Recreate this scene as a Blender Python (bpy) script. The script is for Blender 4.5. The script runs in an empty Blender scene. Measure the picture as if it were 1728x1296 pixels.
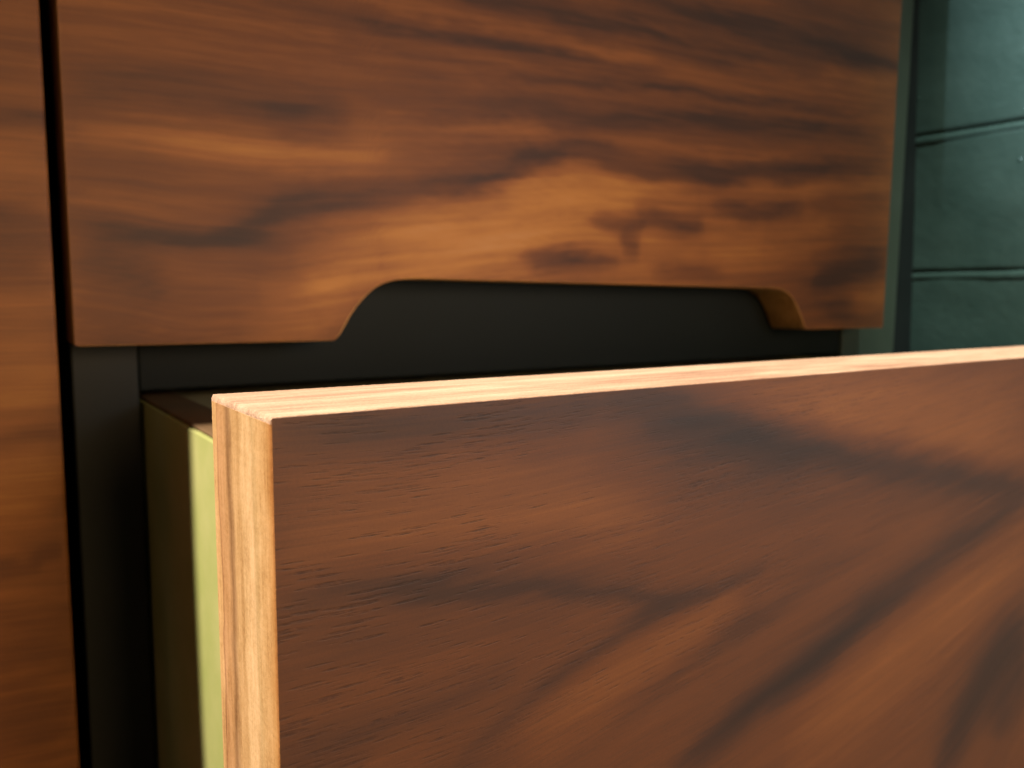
import bpy, bmesh, math
import numpy as np
from mathutils import Matrix, Vector

# ------------------------------------------------------------------ camera
scene = bpy.context.scene
col = scene.collection
D = 0.2105                      # camera to the closed drawer faces (m)
E = 0.0683                      # camera to the face of the open drawer
CZ = 0.60                       # height of the camera above the floor
R = np.array([[0.8150408, -0.05460025, 0.5768252],
              [-0.57934778, -0.09061308, 0.81002803],
              [0.00804017, -0.9943883, -0.10548589]])   # rows: world axes seen by the lens
F = 1310.0
cam = bpy.data.cameras.new('camera')
co = bpy.data.objects.new('camera', cam); col.objects.link(co)
cam.sensor_width = 36; cam.lens = F / 1728 * 36
cam.clip_start = 0.002; cam.clip_end = 20
M = Matrix.Identity(4)
for i in range(3):
    M[i][0] = R[i][0]; M[i][1] = -R[i][1]; M[i][2] = -R[i][2]
M[0][3] = 0; M[1][3] = -D; M[2][3] = CZ
co.matrix_world = M
cam.dof.use_dof = True
cam.dof.focus_distance = 0.083
cam.dof.aperture_fstop = 40.0
cam.dof.aperture_blades = 0
scene.camera = co

# ------------------------------------------------------------------ world, light, exposure
scene.view_settings.view_transform = 'Standard'
scene.view_settings.look = 'None'
scene.view_settings.exposure = 0.0
scene.view_settings.gamma = 1.0
w = bpy.data.worlds.new('World'); scene.world = w; w.use_nodes = True
w.node_tree.nodes['Background'].inputs[0].default_value = (0.85, 0.92, 1.0, 1)
w.node_tree.nodes['Background'].inputs[1].default_value = 0.03

def aim(o, loc, target):
    o.location = loc
    o.rotation_euler = (Vector(target) - Vector(loc)).to_track_quat('-Z', 'Y').to_euler()

def area(name, loc, target, sx, sy, power, colour, spread=180):
    l = bpy.data.lights.new(name, 'AREA'); l.shape = 'RECTANGLE'; l.size = sx; l.size_y = sy
    l.energy = power; l.color = colour; l.spread = math.radians(spread)
    o = bpy.data.objects.new(name, l); col.objects.link(o); aim(o, loc, target); return o

def spot(name, loc, target, power, colour, angle, blend, radius):
    l = bpy.data.lights.new(name, 'SPOT'); l.energy = power; l.color = colour
    l.spot_size = math.radians(angle); l.spot_blend = blend; l.shadow_soft_size = radius
    o = bpy.data.objects.new(name, l); col.objects.link(o); aim(o, loc, target); return o

# low daylight falling in from the upper left, along the fronts, only past y = -0.03
spot('window_beam', (-1.00, -0.020, CZ + 1.42), (0.04, -0.3425, CZ - 0.05), 395, (1.0, 0.90, 0.74), 19.5, 0.006, 0.004)
# soft warm light of the room, from the left in front
area('warm_room_light', (0.10, -1.1, CZ + 0.10), (0.145, 0.0, CZ - 0.045), 0.32, 0.36, 0.44, (1.0, 0.67, 0.37), 38)
area('warm_side_fill', (-0.75, -0.85, CZ + 0.02), (0.10, -0.05, CZ - 0.03), 0.35, 0.35, 0.55, (1.0, 0.47, 0.20))  # added fill without a source of its own, reddens the left of the fronts
# cool window light from above on the right, along the brick wall
spot('cool_window_light', (0.16, -0.42, CZ + 0.75), (0.47, -0.165, CZ + 0.15), 125, (0.72, 0.94, 0.90), 30, 1.0, 0.03)
spot('wall_glint', (-1.00, -0.17, CZ + 0.80), (0.44, -0.112, CZ + 0.15), 300, (0.62, 0.86, 1.0), 9.5, 1.0, 0.04)  # extra spot added only for the sheen on the bricks

area('cool_sheen_fill', (0.42, -0.60, CZ + 0.06), (0.14, -0.14, CZ - 0.03), 0.2, 0.3, 0.24, (0.80, 0.92, 1.0), 70)  # added emitter before the wall, gives the open front its grey sheen

# ------------------------------------------------------------------ helpers
def tag(o, label=None, cat=None, group=None, kind=None):
    if label: o['label'] = label
    if cat: o['category'] = cat
    if group: o['group'] = group
    if kind: o['kind'] = kind
    return o

def empty(name, loc):
    o = bpy.data.objects.new(name, None); col.objects.link(o)
    o.location = loc; o.empty_display_size = 0.02
    return o

def link(name, me, mat, parent=None, loc=None):
    """loc in world space; parents are never rotated"""
    o = bpy.data.objects.new(name, me); col.objects.link(o)
    if mat and not me.materials: me.materials.append(mat)
    L = Vector(loc) if loc else Vector((0, 0, 0))
    if parent:
        p = parent; off = Vector((0, 0, 0))
        while p: off += p.location; p = p.parent
        o.parent = parent; L = L - off
    o.location = L
    return o

def box(name, mat, lo, hi, parent=None, bevel=0.0008, seg=2):
    lo = Vector(lo); hi = Vector(hi); c = (lo + hi) / 2; s = hi - lo
    bm = bmesh.new(); bmesh.ops.create_cube(bm, size=1)
    for v in bm.verts: v.co = Vector((v.co.x * s.x, v.co.y * s.y, v.co.z * s.z))
    if bevel:
        bmesh.ops.bevel(bm, geom=bm.edges[:], offset=bevel, segments=seg, affect='EDGES', profile=0.6)
    for f in bm.faces: f.smooth = bool(bevel)
    me = bpy.data.meshes.new(name); bm.to_mesh(me); bm.free()
    return link(name, me, mat, parent, c)

def px(u, v, y):
    """real place (x, z) on the upright plane at world y of a point measured in the photograph"""
    d = R @ np.array([u - 864.0, v - 648.0, F]); k = (y + D) / d[1]
    return d[0] * k, d[2] * k + CZ

# numpy value noise ---------------------------------------------------
def vnoise(x, y, seed):
    rs = np.random.RandomState(seed); T = rs.rand(256, 256) * 2 - 1
    xi = np.floor(x).astype(int); yi = np.floor(y).astype(int); fx = x - xi; fy = y - yi
    fx = fx * fx * (3 - 2 * fx); fy = fy * fy * (3 - 2 * fy)
    g = lambda a, b: T[a % 256, b % 256]
    return (g(xi, yi) * (1 - fx) + g(xi + 1, yi) * fx) * (1 - fy) + (g(xi, yi + 1) * (1 - fx) + g(xi + 1, yi + 1) * fx) * fy

def fbm(x, y, seed, n=4):
    s = 0; a = 1; t = 0
    for k in range(n):
        s = s + a * vnoise(x * 2 ** k + 17.3 * k, y * 2 ** k + 9.1 * k, seed + k); t += a; a *= 0.55
    return s / t

def figure(xs, zs, strokes, y, base=0.5, seed=1, scale=1.0, wob=1.0, gain=1.35, wide=1.0, streak=1.0):
    """growth-ring figure of a veneer leaf. strokes: (points in photo px, half width px, strength).
    returns the tone and the across-grain coordinate at every (xs, zs)"""
    segs = []; hx = []; hz = []; ha = []
    for pts, wd, st in strokes:
        P = np.array([px(u, v, y) for u, v in pts])
        ppm = 1.0 / max(1e-6, abs(px(pts[len(pts) // 2][0], pts[len(pts) // 2][1] + 1, y)[1] - px(*pts[len(pts) // 2], y)[1]))
        segs.append((P, wide * wd / ppm, st))
        for a, b in zip(P[:-1], P[1:]):
            n = max(1, int(np.hypot(*(b - a)) / 0.01))
            for k in range(n):
                q = a + (b - a) * (k + .5) / n
                hx.append(q[0]); hz.append(q[1]); ha.append(math.atan2(b[1] - a[1], b[0] - a[0]))
    hx = np.array(hx); hz = np.array(hz); ha = np.array(ha)
    # ring coordinate: potential whose level lines run along the strokes
    x0, x1, z0, z1 = xs.min(), xs.max(), zs.min(), zs.max()
    nx, nz = 30, 20
    gx = np.linspace(x0, x1, nx); gz = np.linspace(z0, z1, nz)
    GX, GZ = np.meshgrid(gx, gz)
    d2 = (GX[..., None] - hx) ** 2 + (GZ[..., None] - hz) ** 2 + 0.006 ** 2
    W = 1 / d2 ** 1.5; wsum = W.sum(-1) + 1 / 0.09 ** 3
    c2 = ((W * np.cos(2 * ha)).sum(-1) + 1 / 0.09 ** 3) / wsum; s2 = (W * np.sin(2 * ha)).sum(-1) / wsum
    A = 0.5 * np.arctan2(s2, c2)
    rows = []; rhs = []
    idx = lambda i, j: i * nx + j
    for i in range(nz):
        for j in range(nx):
            if j < nx - 1:
                r = np.zeros(nx * nz); r[idx(i, j + 1)] = 1; r[idx(i, j)] = -1
                rows.append(r); rhs.append(-math.sin(A[i, j]) * (gx[1] - gx[0]))
            if i < nz - 1:
                r = np.zeros(nx * nz); r[idx(i + 1, j)] = 1; r[idx(i, j)] = -1
                rows.append(r); rhs.append(math.cos(A[i, j]) * (gz[1] - gz[0]))
    r = np.zeros(nx * nz); r[0] = 1; rows.append(r); rhs.append(0)
    N = np.array(rows); sol = np.linalg.solve(N.T @ N + 1e-9 * np.eye(nx * nz), N.T @ np.array(rhs)).reshape(nz, nx)
    fx = np.clip((xs - x0) / (x1 - x0) * (nx - 1), 0, nx - 1.0001); fz = np.clip((zs - z0) / (z1 - z0) * (nz - 1), 0, nz - 1.0001)
    # Catmull-Rom for smooth grain lines
    def cr(a, b, c, d, t): return b + 0.5 * t * (c - a + t * (2 * a - 5 * b + 4 * c - d + t * (3 * (b - c) + d - a)))
    pad = np.pad(sol, 1, mode='reflect', reflect_type='odd')
    ix = fx.astype(int); iz = fz.astype(int); tx = fx - ix; tz = fz - iz
    rowv = [cr(*[pad[iz + k, ix + m] for m in range(4)], tx) for k in range(4)]
    gv = cr(*rowv, tz)
    # the strokes, with wavering streaky edges
    s = 1 / scale
    wx = xs + wob * 0.0035 * scale * fbm(xs * 60 * s, gv * 160 * s, seed + 20)
    wz = zs + wob * 0.0022 * scale * (fbm(xs * 70 * s, gv * 200 * s, seed + 30) + 0.5 * fbm(xs * 35 * s, gv * 1100 * s, seed + 40))
    tone = np.full(xs.shape, base)
    for P, wd, st in segs:
        best = np.full(xs.shape, 1e9); L = np.r_[0, np.cumsum(np.hypot(*(P[1:] - P[:-1]).T))]; par = np.zeros(xs.shape)
        for k in range(len(P) - 1):
            a = P[k]; ab = P[k + 1] - a; ll = (ab ** 2).sum()
            t = np.clip(((wx - a[0]) * ab[0] + (wz - a[1]) * ab[1]) / ll, 0, 1)
            d = np.hypot(wx - a[0] - t * ab[0], wz - a[1] - t * ab[1])
            m = d < best; best = np.where(m, d, best); par = np.where(m, (L[k] + t * math.sqrt(ll)) / L[-1], par)
        tap = 0.2 + 0.8 * np.sin(np.clip(par, 0, 1) * math.pi) ** 0.5
        fall = np.exp(-(best / (wd * 1.12 * (0.6 + 0.4 * tap))) ** 1.7) * np.clip(tap * 1.15, 0, 1)
        mod = 1 + 0.35 * fbm(xs * 45 * s, gv * 500 * s, seed + 60)
        tone = tone + gain * st * fall * mod
    # year-ring banding and streaks of the leaf itself
    tone = tone + streak * 0.10 * fbm(xs * 22 * s, gv * 260 * s, seed + 80, 4) + streak * 0.09 * fbm(xs * 14 * s, gv * 900 * s, seed + 90, 3)
    return tone, gv

# ------------------------------------------------------------------ materials
def new_mat(name):
    m = bpy.data.materials.new(name); m.use_nodes = True
    nt = m.node_tree; b = nt.nodes['Principled BSDF']
    return m, nt, b

def nd(nt, t, **kw):
    n = nt.nodes.new(t)
    for k, v in kw.items():
        if k.startswith('i_'): n.inputs[k[2:].replace('_', ' ')].default_value = v
        else: setattr(n, k, v)
    return n

def mapping(nt, src, scale):
    m = nd(nt, 'ShaderNodeMapping'); m.inputs['Scale'].default_value = scale
    nt.links.new(src, m.inputs['Vector']); return m.outputs[0]

def noise(nt, vec, scale=1, detail=4, rough=0.55, dist=0.0):
    n = nd(nt, 'ShaderNodeTexNoise'); n.inputs['Scale'].default_value = scale; n.inputs['Detail'].default_value = detail
    n.inputs['Roughness'].default_value = rough; n.inputs['Distortion'].default_value = dist
    nt.links.new(vec, n.inputs['Vector']); return n.outputs['Fac']

def math_(nt, op, a, b=None, c=None, clamp=False):
    n = nd(nt, 'ShaderNodeMath', operation=op); n.use_clamp = clamp
    for i, v in enumerate((a, b, c)):
        if v is None: continue
        if hasattr(v, 'is_linked') or hasattr(v, 'links'): nt.links.new(v, n.inputs[i])
        else: n.inputs[i].default_value = v
    return n.outputs[0]

def ramp(nt, fac, stops, interp='LINEAR'):
    r = nd(nt, 'ShaderNodeValToRGB'); cr = r.color_ramp; cr.interpolation = interp
    while len(cr.elements) < len(stops): cr.elements.new(0.5)
    for e, (p, c) in zip(cr.elements, stops): e.position = p; e.color = (*c, 1)
    nt.links.new(fac, r.inputs[0]); return r.outputs[0]

def mixc(nt, fac, a, b, mode='MIX'):
    m = nd(nt, 'ShaderNodeMix', data_type='RGBA', blend_type=mode)
    for s, v in ((m.inputs[0], fac), (m.inputs[6], a), (m.inputs[7], b)):
        if hasattr(v, 'links'): nt.links.new(v, s)
        elif isinstance(v, tuple): s.default_value = (*v, 1)
        else: s.default_value = v
    return m.outputs[2]

def bump(nt, b, h, strength, dist):
    n = nd(nt, 'ShaderNodeBump'); n.inputs['Strength'].default_value = strength; n.inputs['Distance'].default_value = dist
    nt.links.new(h, n.inputs['Height']); nt.links.new(n.outputs[0], b.inputs['Normal'])

def veneer_mat(name, midamp, midfreq, fineamp, spec, poreamt, dull=0.0):
    m, nt, b = new_mat(name)
    tone = nd(nt, 'ShaderNodeAttribute', attribute_name='tone').outputs['Fac']
    g = nd(nt, 'ShaderNodeAttribute', attribute_name='grain').outputs['Vector']
    geo = nd(nt, 'ShaderNodeTexCoord').outputs['Object']
    fine = noise(nt, mapping(nt, g, (60, 2600, 1)), 1, 5, 0.6)
    mid = noise(nt, mapping(nt, g, (midfreq * 0.04, midfreq, 1)), 1, 5, 0.62, 0.4)
    speck = noise(nt, mapping(nt, geo, (1, 1, 1)), 3200, 2, 0.6)
    t = math_(nt, 'ADD', tone, math_(nt, 'MULTIPLY', math_(nt, 'SUBTRACT', fine, 0.5), fineamp))
    t = math_(nt, 'ADD', t, math_(nt, 'MULTIPLY', math_(nt, 'SUBTRACT', mid, 0.5), midamp))
    t = math_(nt, 'ADD', t, math_(nt, 'MULTIPLY', math_(nt, 'SUBTRACT', speck, 0.5), 0.10))
    c = ramp(nt, t, [(0.0, (0.026, 0.016, 0.014)), (0.22, (0.060, 0.026, 0.016)), (0.45, (0.155, 0.053, 0.018)),
                     (0.62, (0.260, 0.092, 0.025)), (0.8, (0.42, 0.168, 0.040)), (1.0, (0.47, 0.225, 0.085))])
    # open pores: short dark dashes along the grain
    vo = nd(nt, 'ShaderNodeTexVoronoi', feature='F1'); vo.inputs['Scale'].default_value = 1; vo.inputs['Randomness'].default_value = 1
    nt.links.new(mapping(nt, g, (150, 2600, 1)), vo.inputs['Vector'])
    patch = noise(nt, mapping(nt, g, (28, 90, 1)), 1, 3, 0.5)
    thr = math_(nt, 'MULTIPLY', math_(nt, 'SUBTRACT', patch, 0.36, clamp=True), 1.5)
    p = math_(nt, 'SUBTRACT', thr, vo.outputs['Distance'])
    p = math_(nt, 'MULTIPLY', p, 9.0, clamp=True)
    v2 = nd(nt, 'ShaderNodeTexVoronoi', feature='F1'); v2.inputs['Scale'].default_value = 1
    nt.links.new(mapping(nt, g, (230, 4600, 1)), v2.inputs['Vector'])
    pt2 = noise(nt, mapping(nt, g, (45, 160, 1)), 1, 3, 0.5)
    p2 = math_(nt, 'SUBTRACT', math_(nt, 'MULTIPLY', math_(nt, 'SUBTRACT', pt2, 0.30, clamp=True), 1.5), v2.outputs['Distance'])
    p2 = math_(nt, 'MULTIPLY', math_(nt, 'MULTIPLY', p2, 7.0, clamp=True), 0.55)
    p = math_(nt, 'MAXIMUM', p, p2)
    wig = noise(nt, mapping(nt, g, (900, 3000, 1)), 1, 2)
    p = math_(nt, 'MULTIPLY', p, math_(nt, 'MULTIPLY', math_(nt, 'SUBTRACT', wig, 0.30), 2.4, clamp=True), clamp=True)
    pa = nd(nt, 'ShaderNodeAttribute', attribute_name='pores').outputs['Fac']
    p = math_(nt, 'MULTIPLY', p, pa, clamp=True)
    c = mixc(nt, math_(nt, 'MULTIPLY', p, poreamt), c, (0.016, 0.009, 0.008))
    if dull: c = mixc(nt, dull, c, (0.105, 0.066, 0.046))
    nt.links.new(c, b.inputs['Base Color'])
    nt.links.new(math_(nt, 'ADD', 0.40, math_(nt, 'MULTIPLY', fine, 0.22)), b.inputs['Roughness'])
    b.inputs['Specular IOR Level'].default_value = spec
    h = math_(nt, 'SUBTRACT', math_(nt, 'ADD', math_(nt, 'MULTIPLY', fine, 0.35), math_(nt, 'MULTIPLY', speck, 0.12)), p)
    bump(nt, b, h, 0.4, 0.00007)
    return m

def edge_mat(name, axis, dark, mid, light, sc=1.0):
    """lipping: axis 2 = grain runs up, axis 0 = grain runs along"""
    m, nt, b = new_mat(name)
    co_ = nd(nt, 'ShaderNodeTexCoord').outputs['Object']
    k = {2: (1, 1, 0.05), 0: (0.11, 1, 1)}[axis]
    band = noise(nt, mapping(nt, co_, tuple(v * 230 * sc for v in k)), 1, 3, 0.5, 0.9)
    fine = noise(nt, mapping(nt, co_, tuple(v * 1300 * sc for v in k)), 1, 5, 0.7, 0.5)
    sp = noise(nt, co_, 2600, 3, 0.65)
    t = math_(nt, 'ADD', math_(nt, 'MULTIPLY', band, 0.50), math_(nt, 'MULTIPLY', fine, 0.32))
    t = math_(nt, 'ADD', t, math_(nt, 'MULTIPLY', sp, 0.18))
    c = ramp(nt, t, [(0.36, dark), (0.47, mid), (0.60, light)])
    nt.links.new(c, b.inputs['Base Color'])
    b.inputs['Roughness'].default_value = 0.62
    b.inputs['Specular IOR Level'].default_value = 0.25
    h = math_(nt, 'ADD', math_(nt, 'MULTIPLY', fine, 0.6), sp)
    bump(nt, b, h, 0.9, 0.00016)
    return m

def end_mat(name, yfront, thick):
    """end face of the board: bands of different wood, wavering as they run up"""
    m, nt, b = new_mat(name)
    co_ = nd(nt, 'ShaderNodeTexCoord').outputs['Object']
    sx = nd(nt, 'ShaderNodeSeparateXYZ'); nt.links.new(co_, sx.inputs[0])
    t = math_(nt, 'DIVIDE', math_(nt, 'SUBTRACT', yfront + thick, sx.outputs[1]), thick)
    wob = noise(nt, mapping(nt, co_, (10, 10, 42)), 1, 4, 0.6)
    w2 = noise(nt, mapping(nt, co_, (500, 500, 110)), 1, 3, 0.6)
    t = math_(nt, 'ADD', t, math_(nt, 'MULTIPLY', math_(nt, 'SUBTRACT', wob, 0.5), 0.16))
    t = math_(nt, 'ADD', t, math_(nt, 'MULTIPLY', math_(nt, 'SUBTRACT', w2, 0.5), 0.07))
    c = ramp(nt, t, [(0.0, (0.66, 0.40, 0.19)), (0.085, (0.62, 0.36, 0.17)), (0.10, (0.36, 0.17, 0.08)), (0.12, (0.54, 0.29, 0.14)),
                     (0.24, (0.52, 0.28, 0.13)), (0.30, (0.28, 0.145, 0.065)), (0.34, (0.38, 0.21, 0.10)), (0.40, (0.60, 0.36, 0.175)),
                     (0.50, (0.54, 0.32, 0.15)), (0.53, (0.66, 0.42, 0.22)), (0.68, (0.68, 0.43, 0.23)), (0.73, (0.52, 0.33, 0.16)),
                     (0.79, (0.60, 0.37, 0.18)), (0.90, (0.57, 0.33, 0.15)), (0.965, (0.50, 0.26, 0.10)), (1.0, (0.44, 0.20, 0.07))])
    fine = noise(nt, mapping(nt, co_, (1500, 1500, 110)), 1, 5, 0.7)
    bl = noise(nt, mapping(nt, co_, (260, 260, 120)), 1, 4, 0.65)
    sp = noise(nt, co_, 2600, 3, 0.65)
    v = math_(nt, 'ADD', math_(nt, 'MULTIPLY', fine, 0.45), math_(nt, 'ADD', math_(nt, 'MULTIPLY', bl, 0.55), math_(nt, 'MULTIPLY', sp, 0.30)))
    c = mixc(nt, 1.0, c, ramp(nt, v, [(0.48, (0.56, 0.48, 0.38)), (0.62, (0.82, 0.79, 0.71)), (0.76, (0.98, 0.98, 0.98))]), 'MULTIPLY')
    nt.links.new(c, b.inputs['Base Color'])
    b.inputs['Roughness'].default_value = 0.45; b.inputs['Specular IOR Level'].default_value = 0.35
    bump(nt, b, math_(nt, 'ADD', fine, math_(nt, 'MULTIPLY', sp, 0.3)), 0.7, 0.00014)
    return m

def plain(name, c1, c2, rough, sc=60, spec=0.4, bs=0.2, bd=0.0001, bsc=900):
    m, nt, b = new_mat(name)
    co_ = nd(nt, 'ShaderNodeTexCoord').outputs['Object']
    n1 = noise(nt, co_, sc, 5, 0.6); n2 = noise(nt, co_, bsc, 3, 0.6)
    c = ramp(nt, n1, [(0.3, c1), (0.7, c2)])
    nt.links.new(c, b.inputs['Base Color'])
    nt.links.new(math_(nt, 'ADD', rough - 0.08, math_(nt, 'MULTIPLY', n1, 0.16)), b.inputs['Roughness'])
    b.inputs['Specular IOR Level'].default_value = spec
    bump(nt, b, n2, bs, bd)
    return m

def paint_mat():
    m, nt, b = new_mat('glossy_green_paint')
    co_ = nd(nt, 'ShaderNodeNewGeometry').outputs['Position']
    n1 = noise(nt, co_, 30, 5, 0.6); n2 = noise(nt, co_, 190, 4, 0.6)
    nt.links.new(ramp(nt, n1, [(0.3, (0.033, 0.053, 0.043)), (0.7, (0.048, 0.071, 0.058))]), b.inputs['Base Color'])
    vo = nd(nt, 'ShaderNodeTexVoronoi', feature='F1'); vo.inputs['Scale'].default_value = 95
    nt.links.new(co_, vo.inputs['Vector'])
    dot = math_(nt, 'MULTIPLY', math_(nt, 'SUBTRACT', 0.11, vo.outputs['Distance'], clamp=True), 8.0)
    sel = nd(nt, 'ShaderNodeSeparateColor'); nt.links.new(vo.outputs['Color'], sel.inputs[0])
    dot = math_(nt, 'MULTIPLY', dot, math_(nt, 'GREATER_THAN', sel.outputs[0], 0.55))
    b.inputs['Roughness'].default_value = 0.26; b.inputs['Specular IOR Level'].default_value = 0.55
    bump(nt, b, math_(nt, 'ADD', math_(nt, 'MULTIPLY', n2, 0.5), dot), 0.8, 0.0007)
    return m

MAT = {
    'veneer': veneer_mat('walnut_veneer', 0.25, 560, 0.18, 0.18, 0.7),
    'near_veneer': veneer_mat('walnut_veneer_near', 0.10, 1100, 0.22, 0.30, 0.66, 0.20),
    'pale_end': end_mat('layered_end', E - D, 0.0198),
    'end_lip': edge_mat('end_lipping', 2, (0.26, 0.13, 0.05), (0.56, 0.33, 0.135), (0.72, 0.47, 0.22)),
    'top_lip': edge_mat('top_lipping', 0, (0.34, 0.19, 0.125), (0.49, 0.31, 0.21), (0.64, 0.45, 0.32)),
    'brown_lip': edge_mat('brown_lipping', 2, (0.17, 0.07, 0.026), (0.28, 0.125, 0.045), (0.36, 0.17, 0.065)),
    'lit_amber_lip': edge_mat('lit_amber_lipping', 2, (0.26, 0.115, 0.035), (0.42, 0.20, 0.06), (0.50, 0.25, 0.08)),  # brighter than the brown lipping, in place of light from the left
    'core': plain('board_core', (0.30, 0.19, 0.10), (0.38, 0.25, 0.14), 0.7, 300),
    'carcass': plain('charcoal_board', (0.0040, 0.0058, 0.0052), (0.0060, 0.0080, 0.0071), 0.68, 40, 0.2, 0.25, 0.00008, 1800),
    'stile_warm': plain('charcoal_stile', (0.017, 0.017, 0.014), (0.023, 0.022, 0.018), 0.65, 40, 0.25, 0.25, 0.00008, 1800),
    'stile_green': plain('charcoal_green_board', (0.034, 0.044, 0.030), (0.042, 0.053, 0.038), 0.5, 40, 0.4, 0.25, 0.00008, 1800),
    'lime': plain('lime_green_board', (0.28, 0.30, 0.095), (0.35, 0.34, 0.135), 0.6, 60, 0.3, 0.3, 0.00012, 700),
    'olive': plain('olive_board', (0.30, 0.27, 0.15), (0.36, 0.32, 0.19), 0.6, 70),
    'inside': plain('brown_inside', (0.10, 0.055, 0.025), (0.14, 0.08, 0.035), 0.6, 70),
    'red': plain('reddish_back', (0.30, 0.06, 0.02), (0.20, 0.05, 0.02), 0.6, 120),
    'paint': paint_mat(),
    'mortar': plain('painted_mortar', (0.018, 0.055, 0.043), (0.028, 0.075, 0.060), 0.4, 60, 0.5, 0.6, 0.0010, 240),
}

# ------------------------------------------------------------------ veneer leaf with real thickness
def leaf(name, xs, zlo, ztop, y, thick, strokes, parent, nz, base, seed, scale, wob=1.0, pores=None, dense=None):
    """front face at y, bottom line zlo(x); a thin solid sheet with softened arrises"""
    xs = np.asarray(xs); nx = len(xs)
    tt = np.linspace(0, 1, nz) if dense is None else dense
    tt = np.sort(np.r_[tt, 0.0003, 0.9997])
    Zb = np.array([zlo(x) for x in xs])
    X = np.repeat(xs[None, :], len(tt), 0); Z = Zb[None, :] + (ztop - Zb)[None, :] * tt[:, None]
    tone, gv = figure(X, Z, strokes, y, base, seed, scale, wob, 1.3 if y < -0.05 else 0.95, 1.5 if y < -0.05 else 1.35, 0.35 if y < -0.05 else 1.0)
    P = np.ones_like(X) if pores is None else pores(X, Z)
    n2 = len(tt); verts = np.stack([X, np.full_like(X, y), Z], -1).reshape(-1, 3)
    I = np.arange(nx * n2).reshape(n2, nx)
    q = np.stack([I[:-1, :-1], I[:-1, 1:], I[1:, 1:], I[1:, :-1]], -1).reshape(-1, 4)
    # rim: two rings behind the edge give it thickness
    ring = np.r_[I[0, :], I[1:, -1], I[-1, :-1][::-1], I[1:-1, 0][::-1]]
    cen = verts.mean(0); rv = verts[ring].copy(); rv[:, 1] = y + thick
    nb = len(verts); verts = np.r_[verts, rv]
    k = np.arange(len(ring)); kn = (k + 1) % len(ring)
    q2 = np.stack([ring[kn], ring[k], nb + k, nb + kn], -1)
    faces = np.r_[q, q2]
    me = bpy.data.meshes.new(name); me.from_pydata(verts.tolist(), [], faces.tolist())
    me.polygons.foreach_set('use_smooth', np.r_[np.ones(len(q), bool), np.zeros(len(q2), bool)])
    def ext(a): return np.r_[a.ravel(), a.ravel()[ring]].astype(np.float32)
    me.attributes.new('tone', 'FLOAT', 'POINT').data.foreach_set('value', ext(tone))
    me.attributes.new('pores', 'FLOAT', 'POINT').data.foreach_set('value', ext(P))
    gr = np.stack([ext(X), ext(gv), np.full(len(verts), seed * 3.7)], -1).astype(np.float32).ravel()
    me.attributes.new('grain', 'FLOAT_VECTOR', 'POINT').data.foreach_set('vector', gr)
    o = link(name, me, MAT['near_veneer' if y < -0.05 else 'veneer'], parent)
    return o

def panel_from_profile(name, mat, prof, y0, y1, parent, bevel=0.0003):
    """solid board: outline prof [(x, z)...] counter-clockwise, from y0 to y1"""
    bm = bmesh.new()
    f = bm.faces.new([bm.verts.new((x, y0, z)) for x, z in prof])
    r = bmesh.ops.extrude_face_region(bm, geom=[f])
    for v in r['geom']:
        if isinstance(v, bmesh.types.BMVert): v.co.y = y1
    bmesh.ops.recalc_face_normals(bm, faces=bm.faces[:])
    if bevel: bmesh.ops.bevel(bm, geom=[e for e in bm.edges], offset=bevel, segments=2, affect='EDGES')
    me = bpy.data.meshes.new(name); bm.to_mesh(me); bm.free()
    return link(name, me, mat, parent)

# ------------------------------------------------------------------ drawers
DX0, DX1 = 0.0222, 0.3783
# hand-pull recess in the lower edge, half profile measured from the left
NOTCH = [px(u, v, 0.0) for u, v in ((565, 576), (572, 566), (580, 551), (588, 536), (597, 522), (607, 509), (618, 497), (630, 486), (644, 478), (660, 472.5), (680, 469.5), (705, 468.5))]
ZB = CZ - 0.01150
NX = np.array([p[0] for p in NOTCH]); NZ = np.array([p[1] - NOTCH[0][1] for p in NOTCH])
MIDX = (DX0 + DX1) / 2 + 0.0003
NZT = 0.0182
NZ = NZ / NZ[-1] * NZT

def rise(x):
    xx = x if x <= MIDX else 2 * MIDX - x
    if xx <= NX[0]: return 0.0
    if xx >= NX[-1]: return NZT
    return float(np.interp(xx, NX, NZ))

def drawer_columns(dense_until, d1, d2):
    a = list(np.arange(DX0, dense_until, d1)) + list(np.arange(dense_until, DX1, d2)) + [DX1]
    a += list(NX) + list(2 * MIDX - NX)
    for c in (NX[0], NX[0] - 1e-5, 2 * MIDX - NX[0], 2 * MIDX - NX[0] + 1e-5): a.append(c)
    a += list(np.linspace(NX[0], NX[-1], 40)) + list(2 * MIDX - np.linspace(NX[0], NX[-1], 40))
    a = sorted(v for v in a if v > DX0 + 0.0006 and v < DX1 - 0.0006); a = [DX0 + 0.00014, DX0 + 0.00019] + a + [DX1 - 0.00019, DX1 - 0.00014]; out = [a[0]]
    for v in a[1:]:
        if v - out[-1] > 4e-6: out.append(v)
    return np.array(out)

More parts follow.
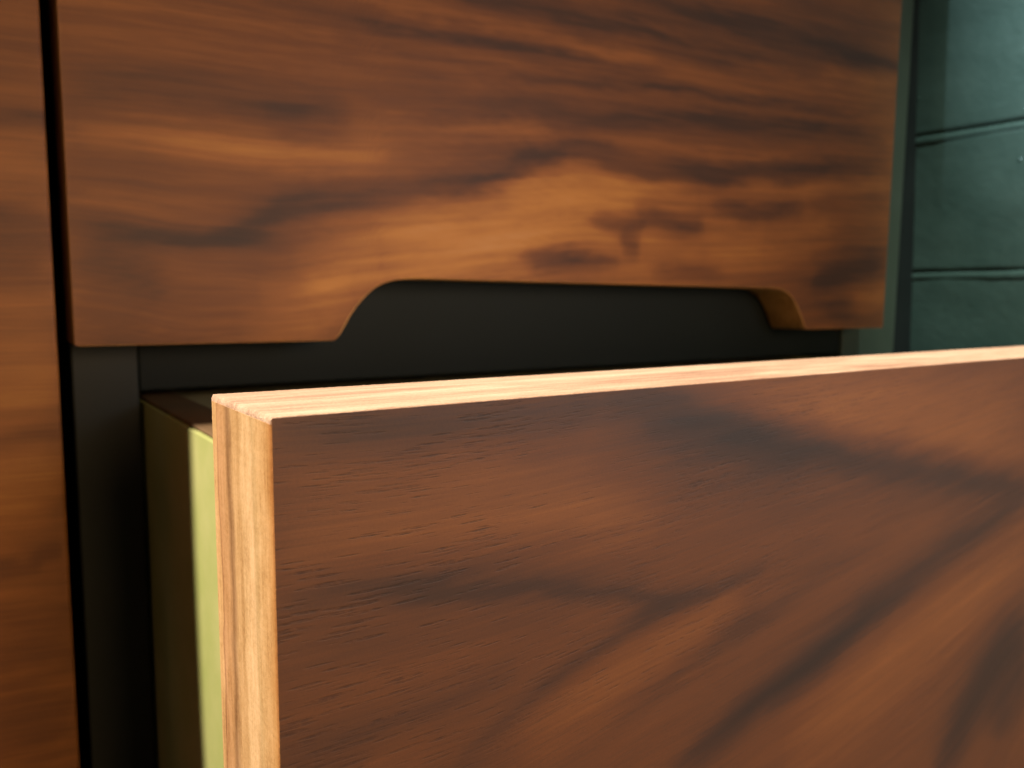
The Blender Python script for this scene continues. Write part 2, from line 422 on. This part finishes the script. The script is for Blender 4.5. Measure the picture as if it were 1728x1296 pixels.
rng = np.random.RandomState(5)
def lip_strip(name, mat, pts, y0, y1, th, parent, soft_ends=False, rough=0.0):
    """thin lipping strip following pts (x, z) with outward offset th, from y0 to y1; rounded arrises"""
    P = np.array(pts); T = np.gradient(P, axis=0); T /= np.linalg.norm(T, axis=1)[:, None]
    N = np.stack([T[:, 1], -T[:, 0]], -1)        # right of the direction of travel = outward
    r = min(0.00020, th * 0.9); prof = []
    for k in range(5):
        a = math.pi / 2 * k / 4; prof.append((th - r + r * math.sin(a), y0 + r - r * math.cos(a)))
    for k in range(5):
        a = math.pi / 2 * k / 4; prof.append((th - r + r * math.cos(a), y1 - r + r * math.sin(a)))
    prof = [(0.0, y0)] + prof + [(0.0, y1)]
    bm = bmesh.new(); rings = []
    S = [1.0] * len(P)
    if soft_ends: S[0] = S[-1] = 0.55
    for p, n, s_ in zip(P, N, S):
        rings.append([bm.verts.new((p[0] + n[0] * o * s_, y, p[1] + n[1] * o * s_)) for o, y in prof])
        if rough:
            for v_ in rings[-1][1:-1]: v_.co += Vector(rng.normal(0, rough, 3)) * Vector((1, 0, 1))
    m = len(prof)
    for a, b in zip(rings[:-1], rings[1:]):
        for k in range(m): bm.faces.new((a[k], a[(k + 1) % m], b[(k + 1) % m], b[k]))
    bm.faces.new(rings[0]); bm.faces.new(rings[-1])
    bmesh.ops.recalc_face_normals(bm, faces=bm.faces[:])
    for f in bm.faces: f.smooth = True
    me = bpy.data.meshes.new(name); bm.to_mesh(me); bm.free()
    me.set_sharp_from_angle(angle=math.radians(50))
    return link(name, me, mat, parent)

def make_drawer(y, zbot, ztop, thick, strokes, base, seed, scale, cols, nz, ends, toplip, pores=None, dense=None, wob=1.0):
    """y: front face; every part sits under the drawer's empty"""
    root = empty('drawer', (DX0, y, zbot))
    L = 0.0007                                        # lipping thickness
    fr_prof = []
    xin0, xin1 = DX0 + L, DX1 - L
    xc = np.linspace(NX[0], NX[-1], 26)
    bot = [(xin0, zbot + L)] + [(x, zbot + L + rise(x)) for x in xc] + [(2 * MIDX - x, zbot + L + rise(x)) for x in xc[::-1]] + [(xin1, zbot + L)]
    prof = bot + [(xin1, ztop - L), (xin0, ztop - L)]
    V = 0.0006
    core = panel_from_profile('front_board', MAT['core'], prof, y + V, y + thick - V, root, 0)
    panel_from_profile('back_veneer', MAT['inside'], [(a, b) for a, b in prof], y + thick - V + 0.00001, y + thick, core, 0)
    leaf('face_veneer', np.clip(cols, DX0 + 0.00014, DX1 - 0.00014), lambda x: zbot + rise(x) + 0.0002, ztop - 0.00016, y, V * 0.98, strokes, core, nz, base, seed, scale, wob, pores, dense)
    # lippings: left end, right end, top, and the shaped lower edge
    y0, y1 = y + 0.00001, y + thick - 0.00004
    lip_strip('end_lipping', ends, [(xin0, z) for z in np.linspace(ztop - L, zbot + L, 900 if y < -0.05 else 30)], y0, y1, L + 0.00004, core, rough=0.000006 if y < -0.05 else 0)
    lip_strip('end_lipping', ends, [(xin1, z) for z in np.linspace(zbot + L, ztop - L, 30)], y0, y1, L + 0.00004, core)
    lip_strip('top_lipping', toplip, [(DX1, ztop - L)] + [(x, ztop - L) for x in np.linspace(DX1 - 0.00014, DX0 + 0.00014, 1700 if y < -0.05 else 60)] + [(DX0, ztop - L)], y0, y1, L + 0.00002, core, True, rough=0.000012 if y < -0.05 else 0)
    lip_strip('lower_lipping', MAT['lit_amber_lip'], bot, y0, y1, L - 0.00004, core)
    # the box behind
    bx0, bx1 = 0.0402, 0.3705; bt = 0.0115
    yb = y + thick + 0.0002; ye = yb + 0.46; zt = ztop - 0.0172; z0 = zbot + 0.026
    if y > -0.05: zt = ztop - 0.03; z0 = zbot + 0.040
    sp_ = box('side_panel', MAT['lime'], (bx0, yb, z0), (bx0 + bt, ye, zt - 0.0009), root, 0.0003)
    box('rim_shade_strip', MAT['inside'], (bx0 + 0.0009, yb, zt - 0.00088), (bx0 + bt - 0.0005, ye, zt), sp_, 0.0004)  # brown strip added on the green side; its colour stands in for dim light
    box('side_panel', MAT['lime'], (bx1 - bt, yb, z0), (bx1, ye, zt), root, 0.0006)
    box('inner_front', MAT['inside'], (bx0 + bt + .0001, yb, z0), (bx1 - bt - .0001, yb + 0.012, zt), root, 0.0006)
    if y < -0.05: box('tray_board', MAT['olive'], (bx0 + bt + .0003, yb + 0.0125, zt - 0.007), (bx1 - bt - .0003, ye - 0.0125, zt - 0.0015), root, 0.0005)
    box('back_panel', MAT['red'], (bx0 + bt + .0001, ye - 0.012, z0), (bx1 - bt - .0001, ye, zt - 0.004), root, 0.0006)
    box('base_board', MAT['inside'], (bx0 + bt + .0001, yb + 0.0122, z0 + 0.008), (bx1 - bt - .0001, ye - 0.0122, z0 + 0.014), root, 0.0003)
    return root

UP = [  # measured figure of the upper drawer's veneer
    ([(100, 172), (200, 160), (330, 168), (450, 182), (520, 188), (590, 186)], 30, -0.16),
    ([(430, 185), (520, 188), (600, 194)], 22, -0.09),
    ([(100, 30), (260, 40), (420, 60)], 26, 0.02), ([(110, 120), (300, 118), (480, 135), (620, 150)], 16, -0.07),
    ([(125, 218), (220, 212), (320, 228), (420, 246), (540, 258), (660, 262)], 28, 0.24),
    ([(125, 285), (250, 292), (400, 300), (560, 290)], 18, -0.05),
    ([(125, 330), (230, 345), (330, 330)], 14, 0.05),
    ([(120, 398), (240, 404), (350, 410), (395, 392), (430, 360), (470, 345), (600, 335), (720, 322), (820, 300), (900, 272), (960, 262)], 20, -0.26),
    ([(700, 310), (820, 288), (900, 262), (960, 252), (1040, 276), (1110, 298), (1200, 301), (1340, 294), (1500, 276)], 16, -0.20),
    ([(640, 290), (800, 268), (930, 240), (1060, 262), (1200, 280), (1380, 276), (1500, 262)], 20, -0.12),
    ([(500, 212), (700, 224), (860, 222), (1010, 240), (1180, 254), (1340, 262), (1500, 268)], 9, 0.12),
    ([(620, 168), (800, 180), (960, 188), (1100, 192), (1260, 204), (1400, 222), (1500, 240)], 22, -0.20),
    ([(640, 205), (820, 210), (960, 225)], 8, 0.08),
    ([(560, 60), (700, 92), (860, 122), (1000, 146), (1160, 158), (1340, 176), (1500, 196)], 7, -0.14),
    ([(600, 90), (760, 118), (900, 140), (1040, 162), (1200, 176), (1360, 200), (1500, 226)], 8, 0.09),
    ([(420, -4), (540, 18), (660, 42), (790, 62), (900, 88), (1010, 112), (1120, 124)], 11, -0.18),
    ([(560, -6), (680, 18), (800, 38), (900, 60), (1010, 84), (1120, 100)], 8, 0.12),
    ([(760, -10), (880, 8), (1000, 30), (1090, 52), (1180, 82), (1280, 104), (1390, 116)], 18, -0.20),
    ([(1030, -10), (1120, 12), (1230, 38), (1340, 68), (1430, 90), (1520, 104)], 20, -0.22),
    ([(1080, 40), (1140, 58), (1190, 74)], 5, 0.10),
    ([(1230, 110), (1330, 130), (1420, 148), (1510, 160)], 12, 0.07),
    ([(1300, -10), (1420, 24), (1520, 50)], 24, -0.12), ([(860, 150), (1000, 172), (1200, 190)], 6, 0.06),
    # the broad pale flame above the hand pull
    ([(520, 505), (600, 450), (720, 405), (860, 378), (960, 330), (1060, 335), (1180, 350)], 60, 0.26),
    ([(640, 440), (800, 415), (960, 400), (1120, 420), (1290, 425)], 52, 0.15),
    ([(1180, 395), (1300, 390), (1400, 380), (1500, 372)], 34, 0.12), ([(1180, 318), (1330, 322), (1500, 318)], 14, 0.16),
    ([(400, 556), (480, 552), (565, 547)], 30, 0.09), ([(440, 505), (600, 498)], 34, 0.12), ([(480, 455), (640, 440)], 34, 0.10),
    ([(1000, 372), (1045, 382), (1085, 380)], 12, -0.30), ([(1070, 366), (1110, 366), (1150, 378), (1195, 380)], 13, -0.34),
    ([(1040, 406), (1064, 412), (1084, 416)], 13, -0.28),
    ([(885, 436), (940, 428), (985, 436)], 8, -0.20), ([(900, 450), (960, 444), (1010, 446), (1040, 438)], 11, -0.30), ([(1090, 458), (1150, 456), (1220, 462)], 12, -0.16),
    ([(1205, 343), (1260, 352), (1300, 358), (1360, 350)], 10, -0.26), ([(1370, 338), (1430, 330), (1500, 334)], 14, -0.14),
    ([(1400, 380), (1500, 392)], 10, -0.14), ([(1370, 470), (1430, 448), (1500, 440)], 24, -0.26),
    ([(1400, 530), (1450, 540), (1500, 528)], 16, -0.16), ([(1430, 505), (1500, 500)], 12, 0.08), ([(1330, 500), (1400, 510), (1440, 520)], 20, -0.10),
    ([(130, 428), (190, 446), (250, 478), (270, 505)], 22, -0.12), ([(130, 510), (220, 530), (250, 560)], 26, -0.07),
    ([(150, 560), (260, 578), (330, 575)], 12, -0.08), ([(260, 430), (360, 450), (430, 500)], 30, 0.04),
]
OP = [  # measured figure of the open drawer's veneer; strokes of strength 0 only steer the grain
    ([(470, 742), (700, 728), (950, 712), (1200, 700)], 5, 0.0), ([(470, 790), (700, 772), (950, 754), (1200, 740), (1400, 735)], 5, 0.0),
    ([(470, 840), (700, 820), (950, 800), (1200, 785), (1350, 780)], 5, 0.0), ([(470, 880), (700, 858), (950, 836), (1250, 820)], 5, 0.0),
    ([(960, 655), (1060, 668), (1140, 690), (1220, 722), (1320, 750), (1420, 768), (1500, 782), (1620, 800), (1740, 826)], 26, -0.20),
    ([(1130, 690), (1220, 722), (1330, 752), (1450, 772)], 14, -0.09),
    ([(470, 735), (600, 722), (740, 714), (870, 702), (1000, 690)], 22, -0.13),
    ([(1000, 690), (1120, 720), (1240, 770), (1360, 800)], 44, -0.10),
    ([(460, 800), (620, 800), (760, 792), (900, 780)], 22, 0.04),
    ([(470, 905), (640, 890), (800, 868), (960, 855), (1120, 870)], 46, 0.12),
    ([(470, 1026), (560, 1012), (680, 998), (800, 990), (920, 988), (1010, 1000), (1090, 1008), (1150, 1004)], 13, -0.16),
    ([(520, 980), (700, 966), (900, 960), (1100, 975)], 20, -0.05),
    ([(1290, 958), (1230, 978), (1160, 1006), (1100, 1040), (1030, 1082), (950, 1140), (860, 1215), (770, 1290)], 13, -0.14),
    ([(1210, 985), (1120, 1022), (1050, 1055)], 26, -0.03),
    ([(1250, 1010), (1160, 1060), (1060, 1130), (960, 1210), (880, 1290)], 30, 0.09),
    ([(1330, 1010), (1230, 1070), (1130, 1150), (1030, 1220)], 12, -0.07),
    ([(1740, 838), (1650, 896), (1580, 948), (1510, 1003), (1430, 1062), (1350, 1132), (1260, 1196), (1180, 1262), (1130, 1310)], 26, -0.18),
    ([(1530, 990), (1450, 1046), (1380, 1106), (1300, 1170), (1220, 1226), (1150, 1290)], 15, -0.13),
    ([(1740, 930), (1640, 1000), (1530, 1090), (1420, 1190), (1330, 1290)], 44, 0.11),
    ([(1740, 1040), (1690, 1090), (1650, 1160), (1610, 1250), (1580, 1310)], 34, -0.22),
    ([(1740, 1110), (1700, 1170), (1680, 1250)], 40, -0.16),
    ([(1110, 650), (1260, 668), (1420, 700), (1600, 740), (1740, 760)], 34, 0.12),
    ([(1350, 640), (1500, 660), (1740, 690)], 40, 0.08),
    ([(1300, 860), (1440, 870), (1600, 850), (1740, 800)], 40, -0.03),
    ([(480, 1110), (620, 1090), (800, 1060), (960, 1045)], 20, -0.05), ([(480, 1190), (620, 1160), (780, 1115), (900, 1075)], 24, 0.03),
    ([(480, 1290), (600, 1240), (740, 1190), (880, 1120)], 24, -0.08), ([(600, 1300), (720, 1240)], 26, 0.04),
    ([(1380, 905), (1480, 895), (1600, 870)], 14, 0.04), ([(1500, 900), (1400, 960), (1300, 1040), (1200, 1110)], 12, -0.06),
]
LEFT = [
    ([(-80, 180), (0, 183), (80, 190)], 10, -0.22), ([(-80, 120), (0, 128), (90, 140)], 26, -0.06), ([(-80, 230), (100, 235)], 26, 0.10),
    ([(-80, 300), (100, 303)], 6, -0.06), ([(-80, 415), (0, 405), (100, 392)], 34, -0.22), ([(-60, 368), (50, 366), (100, 368)], 5, -0.10),
    ([(-80, 470), (100, 470)], 20, -0.08), ([(-80, 560), (100, 555)], 26, 0.04), ([(-80, 650), (100, 640)], 44, 0.16),
    ([(-80, 748), (0, 744), (110, 738)], 7, -0.26), ([(-80, 820), (110, 810)], 50, 0.17), ([(-80, 952), (0, 948), (50, 944), (120, 925)], 8, -0.26),
    ([(-80, 1000), (110, 985)], 22, 0.03), ([(-80, 1100), (120, 1090)], 40, -0.08), ([(-80, 1220), (130, 1210)], 40, -0.10), ([(-80, 1050), (120, 1040)], 6, -0.05),
]

# upper, closed drawer
zu0 = ZB; zu1 = CZ + 0.36
up_cols = drawer_columns(DX1 - 0.0005, 0.0011, 0.002)
dense_up = np.r_[np.linspace(0, 0.52, 175, endpoint=False), np.linspace(0.52, 1, 20)]
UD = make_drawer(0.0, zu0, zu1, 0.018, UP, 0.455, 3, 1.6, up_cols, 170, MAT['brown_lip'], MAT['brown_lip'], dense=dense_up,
                 pores=lambda X, Z: np.full_like(X, 0.25))
tag(UD, 'closed walnut drawer with a shaped hand pull cut into its lower edge', 'drawer', 'walnut drawers of the cabinet')
# open drawer, pulled out towards the viewer
zo1 = CZ - 0.01040; zo0 = zo1 - 0.1895
op_cols = drawer_columns(0.195, 0.0006, 0.004)
dense_op = np.r_[np.linspace(0, 0.45, 40, endpoint=False), np.linspace(0.45, 1, 190)]
def op_pores(X, Z):
    c = px(930, 770, E - D); d = np.hypot((X - c[0]) / 0.034, (Z - c[1]) / 0.011)
    c2 = px(850, 1060, E - D); d2 = np.hypot((X - c2[0]) / 0.06, (Z - c2[1]) / 0.02)
    return np.clip(1.3 * np.exp(-d ** 2) + 0.5 * np.exp(-d2 ** 2) + 0.38, 0, 1)
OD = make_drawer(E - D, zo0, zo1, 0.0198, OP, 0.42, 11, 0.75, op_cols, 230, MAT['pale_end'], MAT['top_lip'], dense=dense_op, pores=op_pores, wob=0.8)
tag(OD, 'open walnut drawer pulled out, with sunlit pale edges and a lime green side', 'drawer', 'walnut drawers of the cabinet')

# ------------------------------------------------------------------ left cabinet door
LX1 = 0.0186; LX0 = -0.30; LZ0 = CZ - 0.42; LZ1 = CZ + 0.40
ld = empty('cabinet_door', (LX0, 0, LZ0))
tag(ld, 'tall walnut cabinet door left of the drawers behind a dark gap', 'cabinet door')
bd = box('door_board', MAT['core'], (LX0, 0.00061, LZ0), (LX1 - 0.0007, 0.018, LZ1), ld, 0)
colsL = np.r_[np.linspace(LX0, -0.05, 30, endpoint=False), np.linspace(-0.05, LX1, 80)]
leaf('face_veneer', colsL, lambda x: LZ0, LZ1, 0.0, 0.0006, LEFT, bd, 330, 0.52, 7, 1.3, pores=lambda X, Z: np.full_like(X, 0.25))
lip_strip('edge_lipping', MAT['brown_lip'], [(LX1 - 0.0007, z) for z in np.linspace(LZ0, LZ1, 40)], 0.00004, 0.018, 0.00072, bd)

# ------------------------------------------------------------------ carcass
cab = empty('drawer_cabinet', (0.0229, 0.018, CZ - 0.26))
tag(cab, 'dark charcoal cabinet frame around the two walnut drawers', 'cabinet')
CY = 0.0183; CB = 0.60; z0, z1 = CZ - 0.26, CZ + 0.40
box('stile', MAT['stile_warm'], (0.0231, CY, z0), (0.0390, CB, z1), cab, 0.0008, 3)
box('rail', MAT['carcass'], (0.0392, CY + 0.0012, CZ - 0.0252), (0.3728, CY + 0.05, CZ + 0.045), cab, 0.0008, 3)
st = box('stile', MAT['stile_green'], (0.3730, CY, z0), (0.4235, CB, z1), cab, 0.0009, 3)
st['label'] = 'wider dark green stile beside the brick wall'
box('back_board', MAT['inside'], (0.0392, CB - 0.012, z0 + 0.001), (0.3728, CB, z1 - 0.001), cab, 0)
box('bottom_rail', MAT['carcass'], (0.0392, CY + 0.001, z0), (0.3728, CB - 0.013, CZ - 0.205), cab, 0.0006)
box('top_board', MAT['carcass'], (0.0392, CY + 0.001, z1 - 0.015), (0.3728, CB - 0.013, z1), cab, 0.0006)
fs = box('gap_strip', MAT['carcass'], (0.4237, CY + 0.0035, z0), (0.4525, CY + 0.02, z1), cab, 0.0004)  # dark strip across the gap to the wall
# carcass of the left cabinet, behind its door
lc = empty('left_cabinet', (LX0, 0.0185, LZ0))
lc.name = 'door_cabinet'
tag(lc, 'dark cabinet side behind the tall walnut door', 'cabinet')
box('side_panel', MAT['carcass'], (0.0015, 0.0190, LZ0), (0.0175, CB, LZ1), lc, 0.0006)
box('side_panel', MAT['carcass'], (LX0, 0.0190, LZ0), (LX0 + 0.016, CB, LZ1), lc, 0.0006)
box('back_board', MAT['carcass'], (LX0 + 0.0162, CB - 0.012, LZ0), (0.0013, CB, LZ1), lc, 0)
box('gap_backing', MAT['carcass'], (0.0177, CB - 0.012, LZ0), (0.0229, CB, LZ1), lc, 0)

# ------------------------------------------------------------------ painted brick wall on the right
wall = empty('brick_wall', (0.47, -0.5, CZ - 0.3))
tag(wall, 'glossy dark green painted brick wall right of the cabinet', 'wall', kind='structure')
WX = 0.449; TILT = 0.066                                       # the wall leans a little towards the cabinet at the top
def wx(z): return WX - TILT * (z - (CZ - 0.022))
# mortar bed behind the bricks
mlo, mhi = CZ - 0.30, CZ + 0.36
bm = bmesh.new()
ny, nzm = 200, 120
grid = [[bm.verts.new((wx(mlo + (mhi - mlo) * j / nzm) + 0.0006 + 0.0003 * math.sin(i * 1.7 + j * 2.3), -0.45 + 1.05 * i / ny, mlo + (mhi - mlo) * j / nzm)) for j in range(nzm + 1)] for i in range(ny + 1)]
for i in range(ny):
    for j in range(nzm): bm.faces.new((grid[i][j], grid[i][j + 1], grid[i + 1][j + 1], grid[i + 1][j])).smooth = True
back = [bm.verts.new((wx(z) + 0.10, y, z)) for y, z in ((-0.45, mlo), (0.60, mlo), (0.60, mhi), (-0.45, mhi))]
bm.faces.new(back)
for a, b, c, d in ((grid[0], 0, back[0], back[3]), (grid[ny], 1, back[1], back[2])):
    bm.faces.new([*a, d, c])
bm.faces.new([*[g[0] for g in grid], back[1], back[0]]); bm.faces.new([*[g[nzm] for g in grid], back[2], back[3]])
me = bpy.data.meshes.new('mortar_bed'); bm.to_mesh(me); bm.free()
link('mortar_bed', me, MAT['mortar'], wall)

# painted beads left along the bed joints
def bead(zc, seed):
    rs = np.random.RandomState(seed); n = 160; bm = bmesh.new(); rings = []
    ys = np.linspace(-0.45, 0.60, n)
    dz = 0.0005 * fbm(ys * 28, ys * 0, seed, 3); rr = 0.0019 + 0.0005 * fbm(ys * 60, ys * 0 + 3, seed + 2, 3)
    for y_, d_, r2 in zip(ys, dz, rr):
        rings.append([bm.verts.new((-r2 * 0.33 * math.sin(a), y_, d_ + r2 * 1.1 * math.cos(a))) for a in np.linspace(0, math.pi, 9)])
    for a, b in zip(rings[:-1], rings[1:]):
        for i in range(8): bm.faces.new((a[i], a[i + 1], b[i + 1], b[i])).smooth = True
        bm.faces.new((a[8], a[0], b[0], b[8]))
    bmesh.ops.recalc_face_normals(bm, faces=bm.faces[:])
    me = bpy.data.meshes.new('joint_bead'); bm.to_mesh(me); bm.free()
    link('joint_bead', me, MAT['paint'], wall, (wx(zc) - 0.0008, 0, zc))

def brick_mesh(seed, w=0.2220, h=0.0744, dep=0.05):
    rs = np.random.RandomState(seed); nyb, nzb = 26, 26
    bm = bmesh.new(); vs = []
    for i in range(nyb + 1):
        row = []
        for j in range(nzb + 1):
            u = i / nyb; v = j / nzb
            # cluster the rows near the edges for the rounded arris
            yy = (0.5 - 0.5 * math.cos(math.pi * u)) * w - w / 2; zz = (0.5 - 0.5 * math.cos(math.pi * v)) * h - h / 2
            e = min(w / 2 - abs(yy), h / 2 + zz); drop = 0.0007 * (1 - min(1, e / 0.0012)) ** 2.0
            et = h / 2 - zz; drop = max(drop, 0.0016 * (1 - min(1, et / 0.0040)) ** 1.1)   # weathered upper arris
            row.append([drop, yy, zz])
        vs.append(row)
    A = np.array(vs)
    nse = fbm(A[..., 1] * 45 + seed * 7, A[..., 2] * 60, seed + 3, 3)
    A[..., 0] += 0.0006 * nse
    A[..., 1] += 0.0007 * fbm(A[..., 2] * 90, A[..., 1] * 30, seed + 5, 2)
    A[..., 2] += 0.0010 * fbm(A[..., 1] * 60 + seed, A[..., 2] * 20, seed + 9, 3)
    V = [[bm.verts.new(A[i, j]) for j in range(nzb + 1)] for i in range(nyb + 1)]
    for i in range(nyb):
        for j in range(nzb): bm.faces.new((V[i][j], V[i][j + 1], V[i + 1][j + 1], V[i + 1][j])).smooth = True
    me = bpy.data.meshes.new('brick'); bm.to_mesh(me); bm.free(); me.materials.append(MAT['paint'])
    return me
bmesh_pool = [brick_mesh(s) for s in (1, 2, 3, 4, 5)]
k = 0
zj = CZ + 0.0185                                               # height of the joint seen lowest in the photograph
for r_ in range(-4, 5):
    bead(zj + 0.0745 * r_ - 0.0025, 40 + r_)
    zc = zj + 0.0745 * (r_ + 0.5)
    for q_ in range(-3, 4):
        yc = 0.020 + 0.225 * q_ - 0.09 + (0.1125 if r_ % 2 else 0)
        if not -0.33 < yc < 0.49: continue
        o = bpy.data.objects.new('brick', bmesh_pool[k % 5]); col.objects.link(o); k += 1
        o.parent = wall
        o.location = Vector((wx(zc) - 0.0012 + 0.0003 * math.sin(k * 2.1), yc, zc)) - wall.location
        o.rotation_euler = (0.004 * math.sin(k * 3.3), -math.atan(TILT), 0.003 * math.sin(k * 1.9))
        o['kind'] = 'structure'
